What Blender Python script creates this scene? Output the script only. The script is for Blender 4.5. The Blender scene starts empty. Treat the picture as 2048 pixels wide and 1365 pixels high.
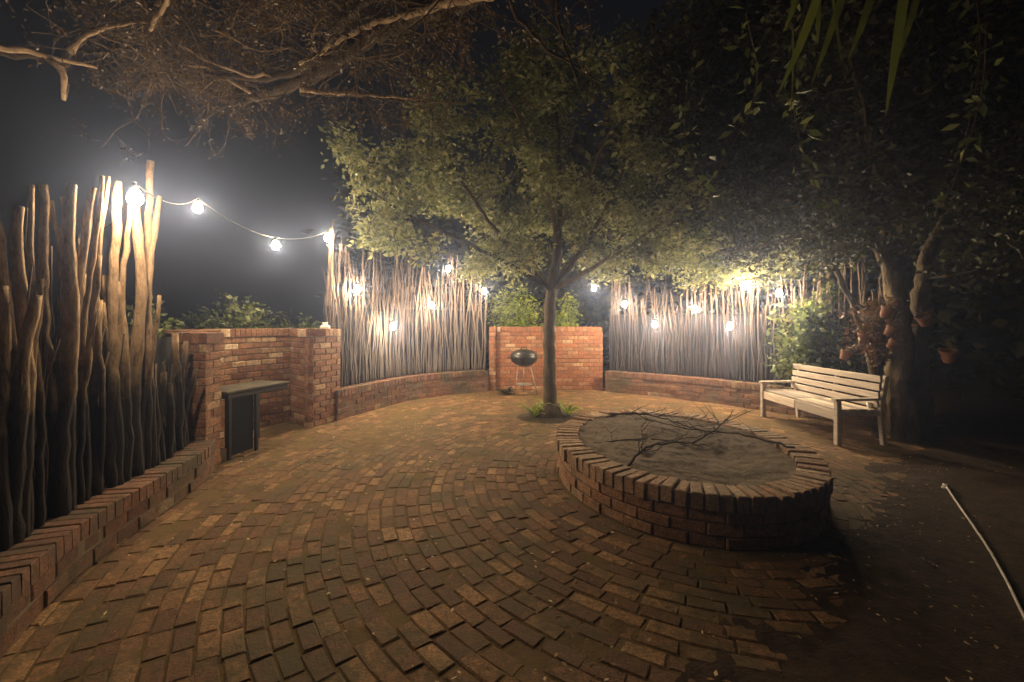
import bpy, math, random
import numpy as np
from mathutils import Vector, Matrix, noise
random.seed(7); rng = np.random.default_rng(7)
S = bpy.context.scene
C = S.collection
R = math.radians
HZ, F, H = 645.0, 900.0, 1.5

def at(px, py, Y):                       # photo pixel + depth -> world point
    return Vector(((px-1024)*Y/F, Y, H-(py-HZ)*Y/F))

# ------------------------------------------------------------------ materials
def newmat(name):
    m = bpy.data.materials.new(name); m.use_nodes = True
    nt = m.node_tree; b = nt.nodes['Principled BSDF']
    return m, nt, b
def N(nt, t, **kw):
    n = nt.nodes.new(t)
    for k, v in kw.items():
        if k in n.inputs: n.inputs[k].default_value = v
        else: setattr(n, k, v)
    return n
def ramp(nt, fac, stops):
    r = nt.nodes.new('ShaderNodeValToRGB'); nt.links.new(fac, r.inputs[0])
    cr = r.color_ramp
    while len(cr.elements) < len(stops): cr.elements.new(0.5)
    for e, (p, c) in zip(cr.elements, stops): e.position = p; e.color = (*c, 1)
    return r
def mixc(nt, fac, a, b, mode='MIX'):
    m = nt.nodes.new('ShaderNodeMix'); m.data_type = 'RGBA'; m.blend_type = mode
    for s, v in ((0, fac), (6, a), (7, b)):
        if hasattr(v, 'is_linked') or hasattr(v, 'links'): nt.links.new(v, m.inputs[s])
        else: m.inputs[s].default_value = v if s == 0 else (*v, 1)
    return m.outputs[2]
def coords(nt):
    g = nt.nodes.new('ShaderNodeNewGeometry'); return g
def noisetex(nt, pos, scale, detail=5, rough=.6):
    n = N(nt, 'ShaderNodeTexNoise', Scale=scale, Detail=detail, Roughness=rough)
    nt.links.new(pos, n.inputs['Vector']); return n.outputs['Fac']
def bump(nt, b, h, strength=.5, dist=.01):
    n = N(nt, 'ShaderNodeBump', Strength=strength, Distance=dist)
    nt.links.new(h, n.inputs['Height']); nt.links.new(n.outputs[0], b.inputs['Normal'])

def brick_mat(name, stops, dirt=(.05, .042, .02), dirt_lo=.5, dirt_hi=.68, moss=None):
    m, nt, b = newmat(name); g = coords(nt); pos = g.outputs['Position']
    base = ramp(nt, g.outputs['Random Per Island'], stops).outputs[0]
    n1 = noisetex(nt, pos, 22, 6, .7)
    v = ramp(nt, n1, [(.3, (.5, .5, .5)), (.7, (1.4, 1.35, 1.3))]).outputs[0]
    col = mixc(nt, 1.0, base, v, 'MULTIPLY')
    n4 = noisetex(nt, pos, 75, 4, .8)
    col = mixc(nt, 1.0, col, ramp(nt, n4, [(.36, (.45, .42, .4)), (.5, (1, 1, 1)), (.66, (1.5, 1.45, 1.35))]).outputs[0], 'MULTIPLY')
    n2 = noisetex(nt, pos, 3.2, 7, .75)
    f = ramp(nt, n2, [(dirt_lo, (0, 0, 0)), (dirt_hi, (1, 1, 1))]).outputs[0]
    col = mixc(nt, f, col, dirt)
    if moss:
        n3 = noisetex(nt, pos, 1.3, 8, .75)
        f3 = ramp(nt, n3, [(.48, (0, 0, 0)), (.6, (.9, .9, .9))]).outputs[0]
        col = mixc(nt, f3, col, moss)
    nt.links.new(col, b.inputs['Base Color'])
    b.inputs['Roughness'].default_value = .85
    nb = noisetex(nt, pos, 38, 9, .8)
    bump(nt, b, nb, 1.0, .022)
    return m
MB_wall = brick_mat('red clay brick', [(0, (.17, .072, .038)), (.25, (.24, .108, .055)), (.5, (.31, .155, .08)), (.75, (.21, .112, .064)), (.93, (.44, .3, .18)), (1, (.55, .42, .3))], dirt=(.13, .09, .06), dirt_lo=.55, dirt_hi=.8)
MB_low = brick_mat('grimy low wall brick', [(0, (.12, .05, .028)), (.3, (.18, .078, .04)), (.6, (.23, .11, .06)), (.93, (.16, .08, .045)), (1, (.4, .3, .2))], dirt=(.085, .062, .04), dirt_lo=.45, dirt_hi=.7, moss=(.07, .055, .025))
MB_red = brick_mat('bright red brick', [(0, (.2, .075, .035)), (.3, (.32, .125, .055)), (.6, (.25, .1, .05)), (.95, (.36, .2, .11)), (1, (.45, .33, .23))], dirt=(.13, .07, .04), dirt_lo=.48, dirt_hi=.75)
MB_pave = brick_mat('worn paving brick', [(0, (.11, .046, .02)), (.4, (.175, .08, .032)), (.75, (.245, .122, .048)), (1, (.37, .215, .095))], dirt=(.11, .066, .022), dirt_lo=.45, dirt_hi=.7, moss=(.075, .055, .014))
MB_rim = brick_mat('dusty rim brick', [(0, (.27, .14, .075)), (.4, (.37, .22, .125)), (.8, (.42, .28, .17)), (1, (.5, .4, .28))], dirt=(.16, .11, .065), dirt_lo=.45, dirt_hi=.72)
MB_pit = brick_mat('fire pit brick', [(0, (.22, .1, .05)), (.4, (.32, .16, .08)), (.8, (.38, .22, .12)), (1, (.45, .32, .2))], dirt=(.12, .08, .04), dirt_lo=.5, dirt_hi=.75)

def noisy(name, c1, c2, scale=8, rough=.85, bs=.5, bd=.01, stretch=None, bscale=None, spec=.3, c3=None):
    m, nt, b = newmat(name); g = coords(nt); pos = g.outputs['Position']
    if stretch:
        mp = N(nt, 'ShaderNodeMapping'); mp.inputs['Scale'].default_value = stretch
        nt.links.new(pos, mp.inputs['Vector']); pos = mp.outputs[0]
    st = [(.32, c1), (.68, c2)]
    if c3: st = [(.3, c1), (.55, c2), (.72, c3)]
    col = ramp(nt, noisetex(nt, pos, scale, 8, .7), st).outputs[0]
    isl = ramp(nt, g.outputs['Random Per Island'], [(0, (.35, .33, .33)), (.6, (.85, .8, .75)), (1, (1.25, 1.15, 1.0))]).outputs[0]
    if stretch: col = mixc(nt, 1.0, col, isl, 'MULTIPLY')
    nt.links.new(col, b.inputs['Base Color'])
    b.inputs['Roughness'].default_value = rough; b.inputs['Specular IOR Level'].default_value = spec
    bump(nt, b, noisetex(nt, pos, bscale or scale*5, 8, .7), bs, bd)
    return m
M_mortar = noisy('old mortar', (.1, .075, .05), (.2, .15, .1), 12)
M_mortar_dark = noisy('dark mortar', (.08, .05, .03), (.14, .09, .06), 12)
M_soil = noisy('dry soil', (.045, .032, .012), (.1, .068, .026), 5, .95, .9, .02, bscale=50, c3=(.07, .062, .016))
M_soil_shade = noisy('dark soil and shade', (.012, .006, .003), (.045, .023, .011), 9, .95, 1, .03, bscale=45, c3=(.07, .04, .02))
M_joint = noisy('gritty joint soil', (.06, .036, .013), (.12, .075, .026), 5, .95, .9, .012, bscale=60, c3=(.09, .068, .016))
M_bedsoil = noisy('damp soil', (.025, .018, .008), (.06, .04, .018), 9, .95, .9, .03)
M_ash = noisy('ash and sand', (.06, .042, .027), (.18, .13, .082), 14, .95, 1, .03, bscale=45, c3=(.1, .075, .05))
M_bark = noisy('grey brown bark', (.06, .045, .026), (.2, .155, .09), 9, .9, 1, .03, stretch=(1.6, 1.6, .5), bscale=22)
M_darkbark = noisy('dark thorn bark', (.022, .013, .008), (.06, .038, .022), 14, .9, 1, .03, bscale=40)
M_pole = noisy('weathered branch wood', (.11, .07, .04), (.4, .28, .17), 11, .9, 1, .03, stretch=(2.0, 2.0, .7), bscale=22, c3=(.55, .43, .28))
M_pole0 = noisy('lit limb bark', (.12, .08, .05), (.44, .31, .2), 14, .9, 1, .02, bscale=30)  # paler tone carries the light on the overhead limbs
M_twig = noisy('thorn twig bark', (.05, .032, .02), (.17, .115, .07), 9, .9)
M_polethin = noisy('thin grey stick wood', (.09, .07, .06), (.25, .19, .15), 9, .9, .9, .01, stretch=(2.5, 2.5, .4), bscale=26)
def low_tone(m, z0, z1, c):
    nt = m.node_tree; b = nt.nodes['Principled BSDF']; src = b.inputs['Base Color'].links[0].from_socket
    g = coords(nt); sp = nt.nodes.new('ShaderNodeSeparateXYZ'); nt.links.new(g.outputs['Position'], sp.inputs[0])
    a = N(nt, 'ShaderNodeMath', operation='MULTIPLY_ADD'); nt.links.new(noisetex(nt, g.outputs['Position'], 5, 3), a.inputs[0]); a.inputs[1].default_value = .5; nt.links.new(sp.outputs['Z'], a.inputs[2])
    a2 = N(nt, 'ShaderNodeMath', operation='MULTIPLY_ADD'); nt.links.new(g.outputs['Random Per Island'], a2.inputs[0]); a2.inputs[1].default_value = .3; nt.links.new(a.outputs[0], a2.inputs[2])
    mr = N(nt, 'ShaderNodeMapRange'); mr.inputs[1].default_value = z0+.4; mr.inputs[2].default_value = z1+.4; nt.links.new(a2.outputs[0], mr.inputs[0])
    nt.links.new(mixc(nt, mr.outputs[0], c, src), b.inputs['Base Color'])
low_tone(M_pole, .95, 1.35, (.011, .006, .004))          # poles turn near black towards their lower ends
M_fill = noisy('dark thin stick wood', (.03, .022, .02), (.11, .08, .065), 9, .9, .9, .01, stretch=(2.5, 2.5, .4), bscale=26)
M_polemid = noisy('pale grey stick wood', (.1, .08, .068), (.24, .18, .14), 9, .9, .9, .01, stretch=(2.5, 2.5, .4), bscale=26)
low_tone(M_polemid, 1.1, 2.0, (.12, .1, .09))
low_tone(M_polethin, 1.35, 1.8, (.05, .042, .042))
M_shade = noisy('black shade cloth', (.006, .006, .007), (.014, .013, .013), 30, .95)
M_bench = noisy('weathered white painted wood', (.36, .32, .29), (.66, .61, .57), 9, .7, .7, .006, stretch=(3, .3, 5), bscale=40)
M_black = noisy('black enamel', (.012, .012, .012), (.03, .027, .024), 12, .42, .05, .002, spec=.5)
M_steel = noisy('dull aluminium', (.2, .18, .16), (.34, .31, .28), 12, .5, .1, .002)
M_steel.node_tree.nodes['Principled BSDF'].inputs['Metallic'].default_value = .6
M_darksteel = noisy('blackened steel', (.008, .007, .006), (.025, .018, .013), 10, .6, .4, .004)
M_slab = noisy('grimy slab', (.03, .026, .018), (.1, .082, .055), 9, .9, .7, .008)
M_terra = noisy('terracotta', (.2, .09, .055), (.31, .15, .095), 12, .8, .3, .004)
M_white = noisy('white glaze', (.7, .68, .62), (.8, .78, .73), 12, .4, .1, .002)
M_rope = noisy('pale rope', (.4, .36, .33), (.6, .55, .5), 60, .9, .8, .004)
M_dead = noisy('dead twig', (.04, .026, .018), (.1, .07, .05), 25, .9, .8, .006)
M_cable = noisy('black rubber cable', (.015, .015, .015), (.025, .025, .025), 20, .6)
M_board = noisy('dark boards', (.035, .026, .02), (.07, .05, .038), 12, .8, .5, .01)

def leafmat(name, stops, trans=.35, rough=.5):
    m, nt, b = newmat(name); g = coords(nt)
    col = ramp(nt, g.outputs['Random Per Island'], stops).outputs[0]
    n = noisetex(nt, g.outputs['Position'], 1.7, 3)
    col = mixc(nt, 1.0, col, ramp(nt, n, [(.3, (.7, .75, .7)), (.7, (1.3, 1.2, 1.1))]).outputs[0], 'MULTIPLY')
    nt.links.new(col, b.inputs['Base Color']); b.inputs['Roughness'].default_value = rough
    b.inputs['Specular IOR Level'].default_value = .35
    t = nt.nodes.new('ShaderNodeBsdfTranslucent'); nt.links.new(col, t.inputs[0])
    mx = nt.nodes.new('ShaderNodeMixShader'); mx.inputs[0].default_value = trans
    nt.links.new(b.outputs[0], mx.inputs[1]); nt.links.new(t.outputs[0], mx.inputs[2])
    nt.links.new(mx.outputs[0], nt.nodes['Material Output'].inputs['Surface'])
    return m
L_olive = leafmat('olive tree leaf', [(0, (.11, .13, .055)), (.5, (.21, .24, .11)), (1, (.36, .37, .19))], .45)
L_bright = leafmat('bright green leaf', [(0, (.14, .2, .02)), (.5, (.27, .36, .04)), (1, (.4, .45, .08))], .5)
L_green = leafmat('mid green leaf', [(0, (.06, .085, .025)), (.5, (.12, .16, .05)), (1, (.24, .27, .1))])
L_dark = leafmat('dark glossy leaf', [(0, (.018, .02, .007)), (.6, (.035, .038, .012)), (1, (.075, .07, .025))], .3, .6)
L_brown = leafmat('brown feathery leaf', [(0, (.04, .025, .01)), (.5, (.085, .055, .022)), (1, (.15, .1, .04))])
L_dry = leafmat('dry fallen leaf', [(0, (.16, .08, .03)), (.7, (.28, .18, .08)), (1, (.6, .48, .3))], .1, .7)
L_rust = leafmat('rusty succulent leaf', [(0, (.12, .055, .028)), (.5, (.22, .11, .055)), (1, (.12, .11, .04))], .2)
L_blade = leafmat('yellow green blade', [(0, (.04, .052, .01)), (1, (.09, .11, .02))], .5)

M_bulb = bpy.data.materials.new('glowing bulb'); M_bulb.use_nodes = True
nt = M_bulb.node_tree; nt.nodes.clear()
e = N(nt, 'ShaderNodeEmission', Strength=1.0); e.inputs[0].default_value = (1, .76, .47, 1)
o = nt.nodes.new('ShaderNodeOutputMaterial'); nt.links.new(e.outputs[0], o.inputs[0])
BULB_STRENGTH = 1200.0
e.inputs['Strength'].default_value = BULB_STRENGTH

# ------------------------------------------------------------------ mesh helpers
class MB:
    def __init__(s): s.v = []; s.f = []
    def add(s, vs, fs):
        o = len(s.v); s.v.extend([tuple(x) for x in vs]); s.f.extend([tuple(i+o for i in f) for f in fs])
    def box(s, c, sx, sy, sz, M=None, bev=0):
        c = Vector(c); out = []
        for x, y, z in ((-1,-1,-1),(1,-1,-1),(1,1,-1),(-1,1,-1),(-1,-1,1),(1,-1,1),(1,1,1),(-1,1,1)):
            p = Vector((x*sx/2, y*sy/2, z*sz/2))
            if M: p = M @ p
            out.append(c+p)
        s.add(out, [(0,3,2,1),(4,5,6,7),(0,1,5,4),(1,2,6,5),(2,3,7,6),(3,0,4,7)])
    def bar(s, a, b, w, h, up=Vector((0,0,1))):      # beam with chamfered long edges
        a = Vector(a); b = Vector(b); d = (b-a).normalized()
        x = d.cross(up); x = x.normalized() if x.length > 1e-5 else Vector((1,0,0))
        y = x.cross(d).normalized(); k = min(w, h)*.14
        prof = [(-w/2+k,-h/2),(w/2-k,-h/2),(w/2,-h/2+k),(w/2,h/2-k),(w/2-k,h/2),(-w/2+k,h/2),(-w/2,h/2-k),(-w/2,-h/2+k)]
        vs = [p+x*u+y*v for p in (a, b) for u, v in prof]
        s.add(vs, [(i, (i+1) % 8, 8+(i+1) % 8, 8+i) for i in range(8)]+[tuple(range(7,-1,-1)), tuple(range(8,16))])
    def tube(s, pts, rad, n=6, cap=True, wob=0):
        pts = [Vector(p) for p in pts]; m = len(pts); o = len(s.v)
        if not hasattr(rad, '__len__'): rad = [rad]*m
        t = (pts[1]-pts[0]).normalized(); u = t.orthogonal().normalized()
        for i, p in enumerate(pts):
            t = (pts[min(i+1, m-1)]-pts[max(i-1, 0)]).normalized()
            u = (u - t*u.dot(t)); u = u.normalized() if u.length > 1e-6 else t.orthogonal().normalized()
            w = t.cross(u)
            for k in range(n):
                a = 2*math.pi*k/n; r = rad[i]*(1+(random.uniform(-wob, wob) if wob else 0))
                s.v.append(tuple(p+(u*math.cos(a)+w*math.sin(a))*r))
        for i in range(m-1):
            for k in range(n):
                a = o+i*n+k; b = o+i*n+(k+1) % n
                s.f.append((a, b, b+n, a+n))
        if cap: s.f.append(tuple(o+k for k in range(n-1,-1,-1))); s.f.append(tuple(o+(m-1)*n+k for k in range(n)))
    def lathe(s, c, prof, n=20, axis=Vector((0,0,1)), closed=True):
        c = Vector(c); q = Vector((0,0,1)).rotation_difference(axis); o = len(s.v)
        for r, z in prof:
            for k in range(n):
                a = 2*math.pi*k/n; s.v.append(tuple(c+q@Vector((r*math.cos(a), r*math.sin(a), z))))
        for i in range(len(prof)-1):
            for k in range(n):
                a = o+i*n+k; b = o+i*n+(k+1) % n; s.f.append((a, b, b+n, a+n))
        if closed:
            s.f.append(tuple(o+k for k in range(n-1,-1,-1))); s.f.append(tuple(o+(len(prof)-1)*n+k for k in range(n)))
    def brick(s, c, u, v, n, L, Hh, D, ch=.006, jit=.0025):     # chamfered on the n side
        c = Vector(c); a, b = L/2, Hh/2
        vs = []
        for (x, y, z) in [(-a,-b,-D),(a,-b,-D),(a,b,-D),(-a,b,-D),(-a,-b,-ch),(a,-b,-ch),(a,b,-ch),(-a,b,-ch),(-a+ch,-b+ch,0),(a-ch,-b+ch,0),(a-ch,b-ch,0),(-a+ch,b-ch,0)]:
            j = random.uniform(-jit, jit)
            vs.append(c+u*(x+j)+v*(y+random.uniform(-jit, jit)*.8)+n*z)
        fs = []
        for q in (0, 4):
            for i in range(4): fs.append((q+i, q+(i+1) % 4, q+4+(i+1) % 4, q+4+i))
        fs.append((8, 9, 10, 11)); fs.append((3, 2, 1, 0)); s.add(vs, fs)
    def build(s, name, mat, parent=None, smooth=False, loc=None):
        me = bpy.data.meshes.new(name); me.from_pydata(s.v, [], s.f)
        me.materials.append(mat)
        if smooth: me.polygons.foreach_set('use_smooth', [True]*len(me.polygons))
        ob = bpy.data.objects.new(name, me); C.objects.link(ob)
        if parent is not None:
            ob.parent = parent; ob.matrix_parent_inverse = Matrix.Identity(4)
            off = -parent.location
            me.transform(Matrix.Translation(off))
        elif loc is not None:
            me.transform(Matrix.Translation(-Vector(loc))); ob.location = loc
        me.update(); return ob
def tag(o, label=None, cat=None, group=None, kind=None):
    if label: o['label'] = label
    if cat: o['category'] = cat
    if group: o['group'] = group
    if kind: o['kind'] = kind
    return o
def thing(name, loc, label, cat, group=None):
    o = bpy.data.objects.new(name, None); C.objects.link(o); o.location = loc; o.empty_display_size = .1
    return tag(o, label, cat, group)

def leaves_mesh(name, mat, centres, size, aspect=.5, parent=None, droop=0.0, jit=.35):
    """centres (n,3): one folded leaf (two triangles pairs) at each."""
    c = np.asarray(centres, float); n = len(c)
    d = rng.normal(size=(n, 3)); d[:, 2] = d[:, 2]*.6-droop; d /= np.linalg.norm(d, axis=1)[:, None]
    w = np.cross(d, rng.normal(size=(n, 3))); w /= np.linalg.norm(w, axis=1)[:, None]
    up = np.cross(d, w)
    sz = size*(1+rng.uniform(-jit, jit, n))[:, None]
    p0 = c; p1 = c+d*sz*.45+w*sz*aspect*.5+up*sz*.08; p2 = c+d*sz; p3 = c+d*sz*.45-w*sz*aspect*.5+up*sz*.08
    V = np.stack([p0, p1, p2, p3], 1).reshape(-1, 3)
    if parent is not None: V = V-np.array(parent.location)
    me = bpy.data.meshes.new(name); me.vertices.add(4*n); me.vertices.foreach_set('co', V.ravel())
    idx = np.arange(n)[:, None]*4
    tri = np.concatenate([idx+np.array([[0, 1, 2]]), idx+np.array([[0, 2, 3]])], 1).reshape(-1)
    me.loops.add(6*n); me.loops.foreach_set('vertex_index', tri.astype(np.int32))
    me.polygons.add(2*n); me.polygons.foreach_set('loop_start', np.arange(0, 6*n, 3, dtype=np.int32))
    me.polygons.foreach_set('loop_total', np.full(2*n, 3, np.int32))
    me.materials.append(mat); me.update(calc_edges=True)
    ob = bpy.data.objects.new(name, me); C.objects.link(ob)
    if parent is not None: ob.parent = parent
    return ob
def cloud(centres, per, sig):
    c = np.repeat(np.asarray(centres, float), per, 0)
    return c+rng.normal(size=c.shape)*np.asarray(sig)

def resample(pts, step):
    pts = [Vector(p) for p in pts]; out = []; L = [0]
    for a, b in zip(pts, pts[1:]): L.append(L[-1]+(b-a).length)
    n = max(1, int(round(L[-1]/step))); k = 0
    for i in range(n+1):
        d = L[-1]*i/n
        while k < len(pts)-2 and L[k+1] < d: k += 1
        t = (d-L[k])/max(1e-9, L[k+1]-L[k]); out.append(pts[k].lerp(pts[k+1], min(1, t)))
    return out
def smooth(pts, it=2):
    pts = [Vector(p) for p in pts]
    for _ in range(it):
        q = [pts[0]]
        for a, b in zip(pts, pts[1:]): q += [a.lerp(b, .25), a.lerp(b, .75)]
        q.append(pts[-1]); pts = q
    return pts
def crv(pts, step=.05): return resample(smooth(pts, 3), step)

# ------------------------------------------------------------------ brick walls
BL, BH, BD, G = .222, .073, .106, .010
def path_eval(pts):
    L = [0]
    for a, b in zip(pts, pts[1:]): L.append(L[-1]+(b-a).length)
    def f(s):
        s = min(max(s, 0), L[-1]-1e-6)
        import bisect
        k = min(len(pts)-2, max(0, bisect.bisect_right(L, s)-1))
        t = (s-L[k])/(L[k+1]-L[k]); return pts[k].lerp(pts[k+1], t), (pts[k+1]-pts[k]).normalized()
    return f, L[-1]
def nrm(t, p, ref):
    n = Vector((-t.y, t.x, 0)); r = Vector((ref[0], ref[1], 0))-Vector((p.x, p.y, 0))
    return n if n.dot(r) > 0 else -n
def brick_run(mb, core, pts, z0, z1, thick, ref=(0, 0), coping=True, off=0.0, copedir=1, rough=.004):
    P = [Vector((p[0], p[1], 0)) for p in pts]; f, Lt = path_eval(P)
    top = z1-(.106+G if coping else 0)
    nc = int(round((top-z0)/(BH+G))); ch = (top-z0)/nc
    for r in range(nc):
        s = -BL*.5*((r+off) % 2)
        while s < Lt:
            a = max(s, 0); b = min(s+BL, Lt); s += BL+G
            if b-a < .03: continue
            p, t = f((a+b)/2); n = nrm(t, p, ref)
            tt = t; ang = random.uniform(-.012, .012); tt = Matrix.Rotation(ang, 3, 'Z')@t; nn = Matrix.Rotation(ang, 3, 'Z')@n
            z = z0+(r+.5)*ch+random.uniform(-.002, .002)
            mb.brick(Vector((p.x, p.y, z))+nn*random.uniform(-rough, rough), tt, Vector((0, 0, 1)), nn, b-a, ch-G, .07)
    if coping:
        s = .0365
        while s < Lt:
            p, t = f(s); n = nrm(t, p, ref); s += BH+G
            ang = random.uniform(-.03, .03); tt = Matrix.Rotation(ang, 3, 'Z')@t
            over = .012
            ln = thick+.02
            c = Vector((p.x, p.y, z1+random.uniform(-.004, .004)))+n*(over-ln/2)
            mb.brick(c, tt, n, Vector((0, 0, 1)), BH, ln, .106)
    if core is not None:
        Q = resample(P, .12) if len(P) > 2 else list(P)
        Q[0] = Q[0]+(Q[1]-Q[0]).normalized()*.012; Q[-1] = Q[-1]-(Q[-1]-Q[-2]).normalized()*.012
        a, b = [], []
        for i, p in enumerate(Q):
            t = (Q[min(i+1, len(Q)-1)]-Q[max(i-1, 0)]).normalized(); n = nrm(t, p, ref)
            a.append(p-n*.009); b.append(p-n*(thick-.004))
        zt = top+ (.1 if coping else -.003)
        m = len(Q); vs = [(q.x, q.y, z0-.05) for q in a]+[(q.x, q.y, z0-.05) for q in b]+[(q.x, q.y, zt) for q in a]+[(q.x, q.y, zt) for q in b]
        fs = []
        for i in range(m-1):
            fs += [(i, i+1, 2*m+i+1, 2*m+i), (m+i+1, m+i, 3*m+i, 3*m+i+1), (2*m+i, 2*m+i+1, 3*m+i+1, 3*m+i)]
        fs += [(0, 2*m, 3*m, m), (m-1, 2*m-1, 4*m-1, 3*m-1)]
        core.add(vs, fs)

PC = (1.585, 4.41); PA, PB = 1.13, 1.46          # fire pit centre, half width and half depth (it is slightly oval)
def oval(d, n=240):
    out = []
    for k in range(n+1):
        a = 2*math.pi*k/n; nx, ny = math.cos(a)/PA, math.sin(a)/PB; l = math.hypot(nx, ny)
        out.append(Vector((PC[0]+PA*math.cos(a)+d*nx/l, PC[1]+PB*math.sin(a)+d*ny/l, 0)))
    return out
def onorm(t): return Vector((t.y, -t.x, 0))
def ground_z(x, y): return 0.0

# ground: one sheet to the horizon, finer near by with small bumps
def sheet(name, x0, x1, y0, y1, nx, ny, zf, mat, **k):
    mb = MB()
    for j in range(ny+1):
        for i in range(nx+1):
            x = x0+(x1-x0)*i/nx; y = y0+(y1-y0)*j/ny; mb.v.append((x, y, zf(x, y)))
    for j in range(ny):
        for i in range(nx):
            a = j*(nx+1)+i; mb.f.append((a, a+1, a+nx+2, a+nx+1))
    return mb.build(name, mat, smooth=True)
g = sheet('ground', -150, 150, -60, 240, 60, 60, lambda x, y: -.06 if abs(x) < 12 and -8 < y < 18 else -.02, M_soil)
tag(g, 'dark dry soil around the brick patio', 'ground', kind='structure')

pave = MB()
PL = .205
r = .02; ring = 0
while r < 5.4:
    f, Lt = path_eval(oval(r+.048)); cnt = round(Lt/(PL+.002)); s0 = random.random()*PL
    for k in range(cnt):
        p, t = f((Lt*(k+.5*(ring % 2)+random.uniform(-.06, .06))/cnt+s0) % Lt); cx, cy = p.x, p.y
        if cy < .45 or cx < -4.2 or abs(cx) > 1.45*cy+1.0 or cy > 10.5: continue
        if (cx-.58)**2+(cy-7.1)**2 < .5**2: continue
        u = t; v = onorm(t)
        tilt = Matrix.Rotation(random.gauss(0, .007), 3, v)@Matrix.Rotation(random.gauss(0, .012), 3, u)@Matrix.Rotation(random.gauss(0, .016), 3, 'Z')
        und = .012*noise.noise(Vector((cx*1.1, cy*1.1, 0)))
        half = False
        pave.brick((cx+random.gauss(0, .003), cy+random.gauss(0, .003), und+random.gauss(0, .0018)-(.006 if random.random() < .04 else 0)), tilt@u, tilt@v, tilt@Vector((0, 0, 1)),
                   (PL-random.uniform(.0, .008))*(.55 if half else 1), .096-random.uniform(0, .005), .05, ch=random.uniform(.005, .010), jit=.005)
    r += .099; ring += 1
pv = pave.build('patio_paving', MB_pave)
tag(pv, 'worn red brown paving bricks laid in rings around the fire pit', 'paving', kind='structure')
def dz(x, y):
    und = .012*noise.noise(Vector((x*1.1, y*1.1, 0)))
    n = noise.noise(Vector((x*.9, y*.9, 3)))*.8+noise.noise(Vector((x*3.5, y*3.5, 7)))*.35+noise.noise(Vector((x*17, y*17, 1)))*.3+noise.noise(Vector((x*45, y*45, 2)))*.15
    far = min(1, max(0, (y-2.6)/3.0))
    return und-.0062+.005*far+.0085*n
ds = sheet('joint_soil', -4.3, 8.2, .2, 10.7, 500, 420, dz, M_joint)
tag(ds, 'dirt and moss filling the joints and covering parts of the patio bricks', 'soil', kind='structure')

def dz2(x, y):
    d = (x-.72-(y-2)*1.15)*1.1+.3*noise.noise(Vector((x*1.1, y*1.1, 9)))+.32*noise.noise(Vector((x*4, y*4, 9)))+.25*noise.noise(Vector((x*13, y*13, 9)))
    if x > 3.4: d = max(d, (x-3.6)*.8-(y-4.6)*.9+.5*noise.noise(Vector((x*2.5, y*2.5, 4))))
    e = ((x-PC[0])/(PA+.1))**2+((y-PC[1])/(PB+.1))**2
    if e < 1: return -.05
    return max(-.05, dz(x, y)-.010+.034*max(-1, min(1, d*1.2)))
ds = sheet('dark_soil_shade', .1, 9.5, .2, 8.5, 330, 300, dz2, M_soil_shade)  # bare soil at right; over the bricks its dark colour stands in for shade
tag(ds, 'dark reddish bare soil at far right, its spread over the bricks standing in for shade', 'soil', kind='structure')
# low walls
def low_wall(name, pts, label, h, thick=.24, mat=MB_low):
    root = thing(name, (pts[0][0], pts[0][1], 0), label, 'brick wall')
    b, c = MB(), MB(); brick_run(b, c, pts, 0.0, h, thick, coping=True, rough=.009)
    b.build('brickwork', mat, root); c.build('mortar_core', M_mortar, root)
    return root
LWL = crv([(-3.03, 4.58, 0), (-2.9, 4.33, 0), (-2.74, 3.57, 0), (-2.60, 2.73, 0), (-2.42, 2.3, 0), (-2.22, 1.9, 0), (-1.95, 1.4, 0), (-1.6, .7, 0)], .1)
low_wall('low_wall', LWL, 'low curved brick wall under the thick pole fence at the left edge of the patio', .31, .25)
LWM = crv([(-2.66, 6.85, 0), (-2.42, 7.6, 0), (-1.95, 8.7, 0), (-1.2, 9.4, 0), (-.5, 9.75, 0)], .1)
low_wall('low_wall', LWM, 'low curved brick wall between the brick braai recess and the red brick wall', .46)
LWR = crv([(2.02, 9.75, 0), (2.7, 9.3, 0), (3.35, 8.75, 0), (4.16, 7.8, 0), (4.75, 7.0, 0), (5.2, 6.2, 0)], .1)
low_wall('low_wall', LWR, 'low curved brick wall right of the red brick wall, reaching behind the bench', .44)

# centre wall
w = thing('brick_wall', (.75, 10.3, 0), 'straight orange red brick wall behind the tree and the kettle grill', 'brick wall')
b, c = MB(), MB()
brick_run(b, c, [(-.5, 10.0), (2.02, 10.0)], 0, 1.40, .24)
b2, c2 = MB(), MB()
brick_run(b2, c2, [(-.5, 9.86), (-.36, 9.86)], 0, 1.395, .13)
b.build('brickwork', MB_red, w); c.build('mortar_core', M_mortar_dark, w)
b2.build('end_pier', MB_red, w); c2.build('mortar_core', M_mortar_dark, w)

# tall left wall with its pier and nib
w = thing('brick_wall', (-3.4, 5.4, 0), 'tall brick recess wall with a pier at each end behind the slab table', 'brick wall')
b, c = MB(), MB()
TW = crv([(-3.42, 4.8, 0), (-3.78, 5.3, 0), (-3.74, 6.1, 0), (-3.36, 6.84, 0)], .08)
brick_run(b, c, TW, 0, 1.41, .24)
b.build('brickwork', MB_wall, w); c.build('mortar_core', M_mortar, w)
b, c = MB(), MB()
brick_run(b, c, [(-3.4, 4.55), (-3.1, 4.55)], 0, 1.395, .25)
brick_run(b, c, [(-3.1, 4.56), (-3.1, 4.8)], 0, 1.28, .2, coping=False, off=1)
brick_run(b, None, [(-3.4, 4.8), (-3.4, 4.56)], 0, 1.28, .2, ref=(-6, 4.5), coping=False, off=1)
brick_run(b, c, [(-3.62, 4.7), (-3.4, 4.7)], 0, 1.393, .24, coping=True)
b.build('pier', MB_wall, w); c.build('mortar_core', M_mortar, w)
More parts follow.
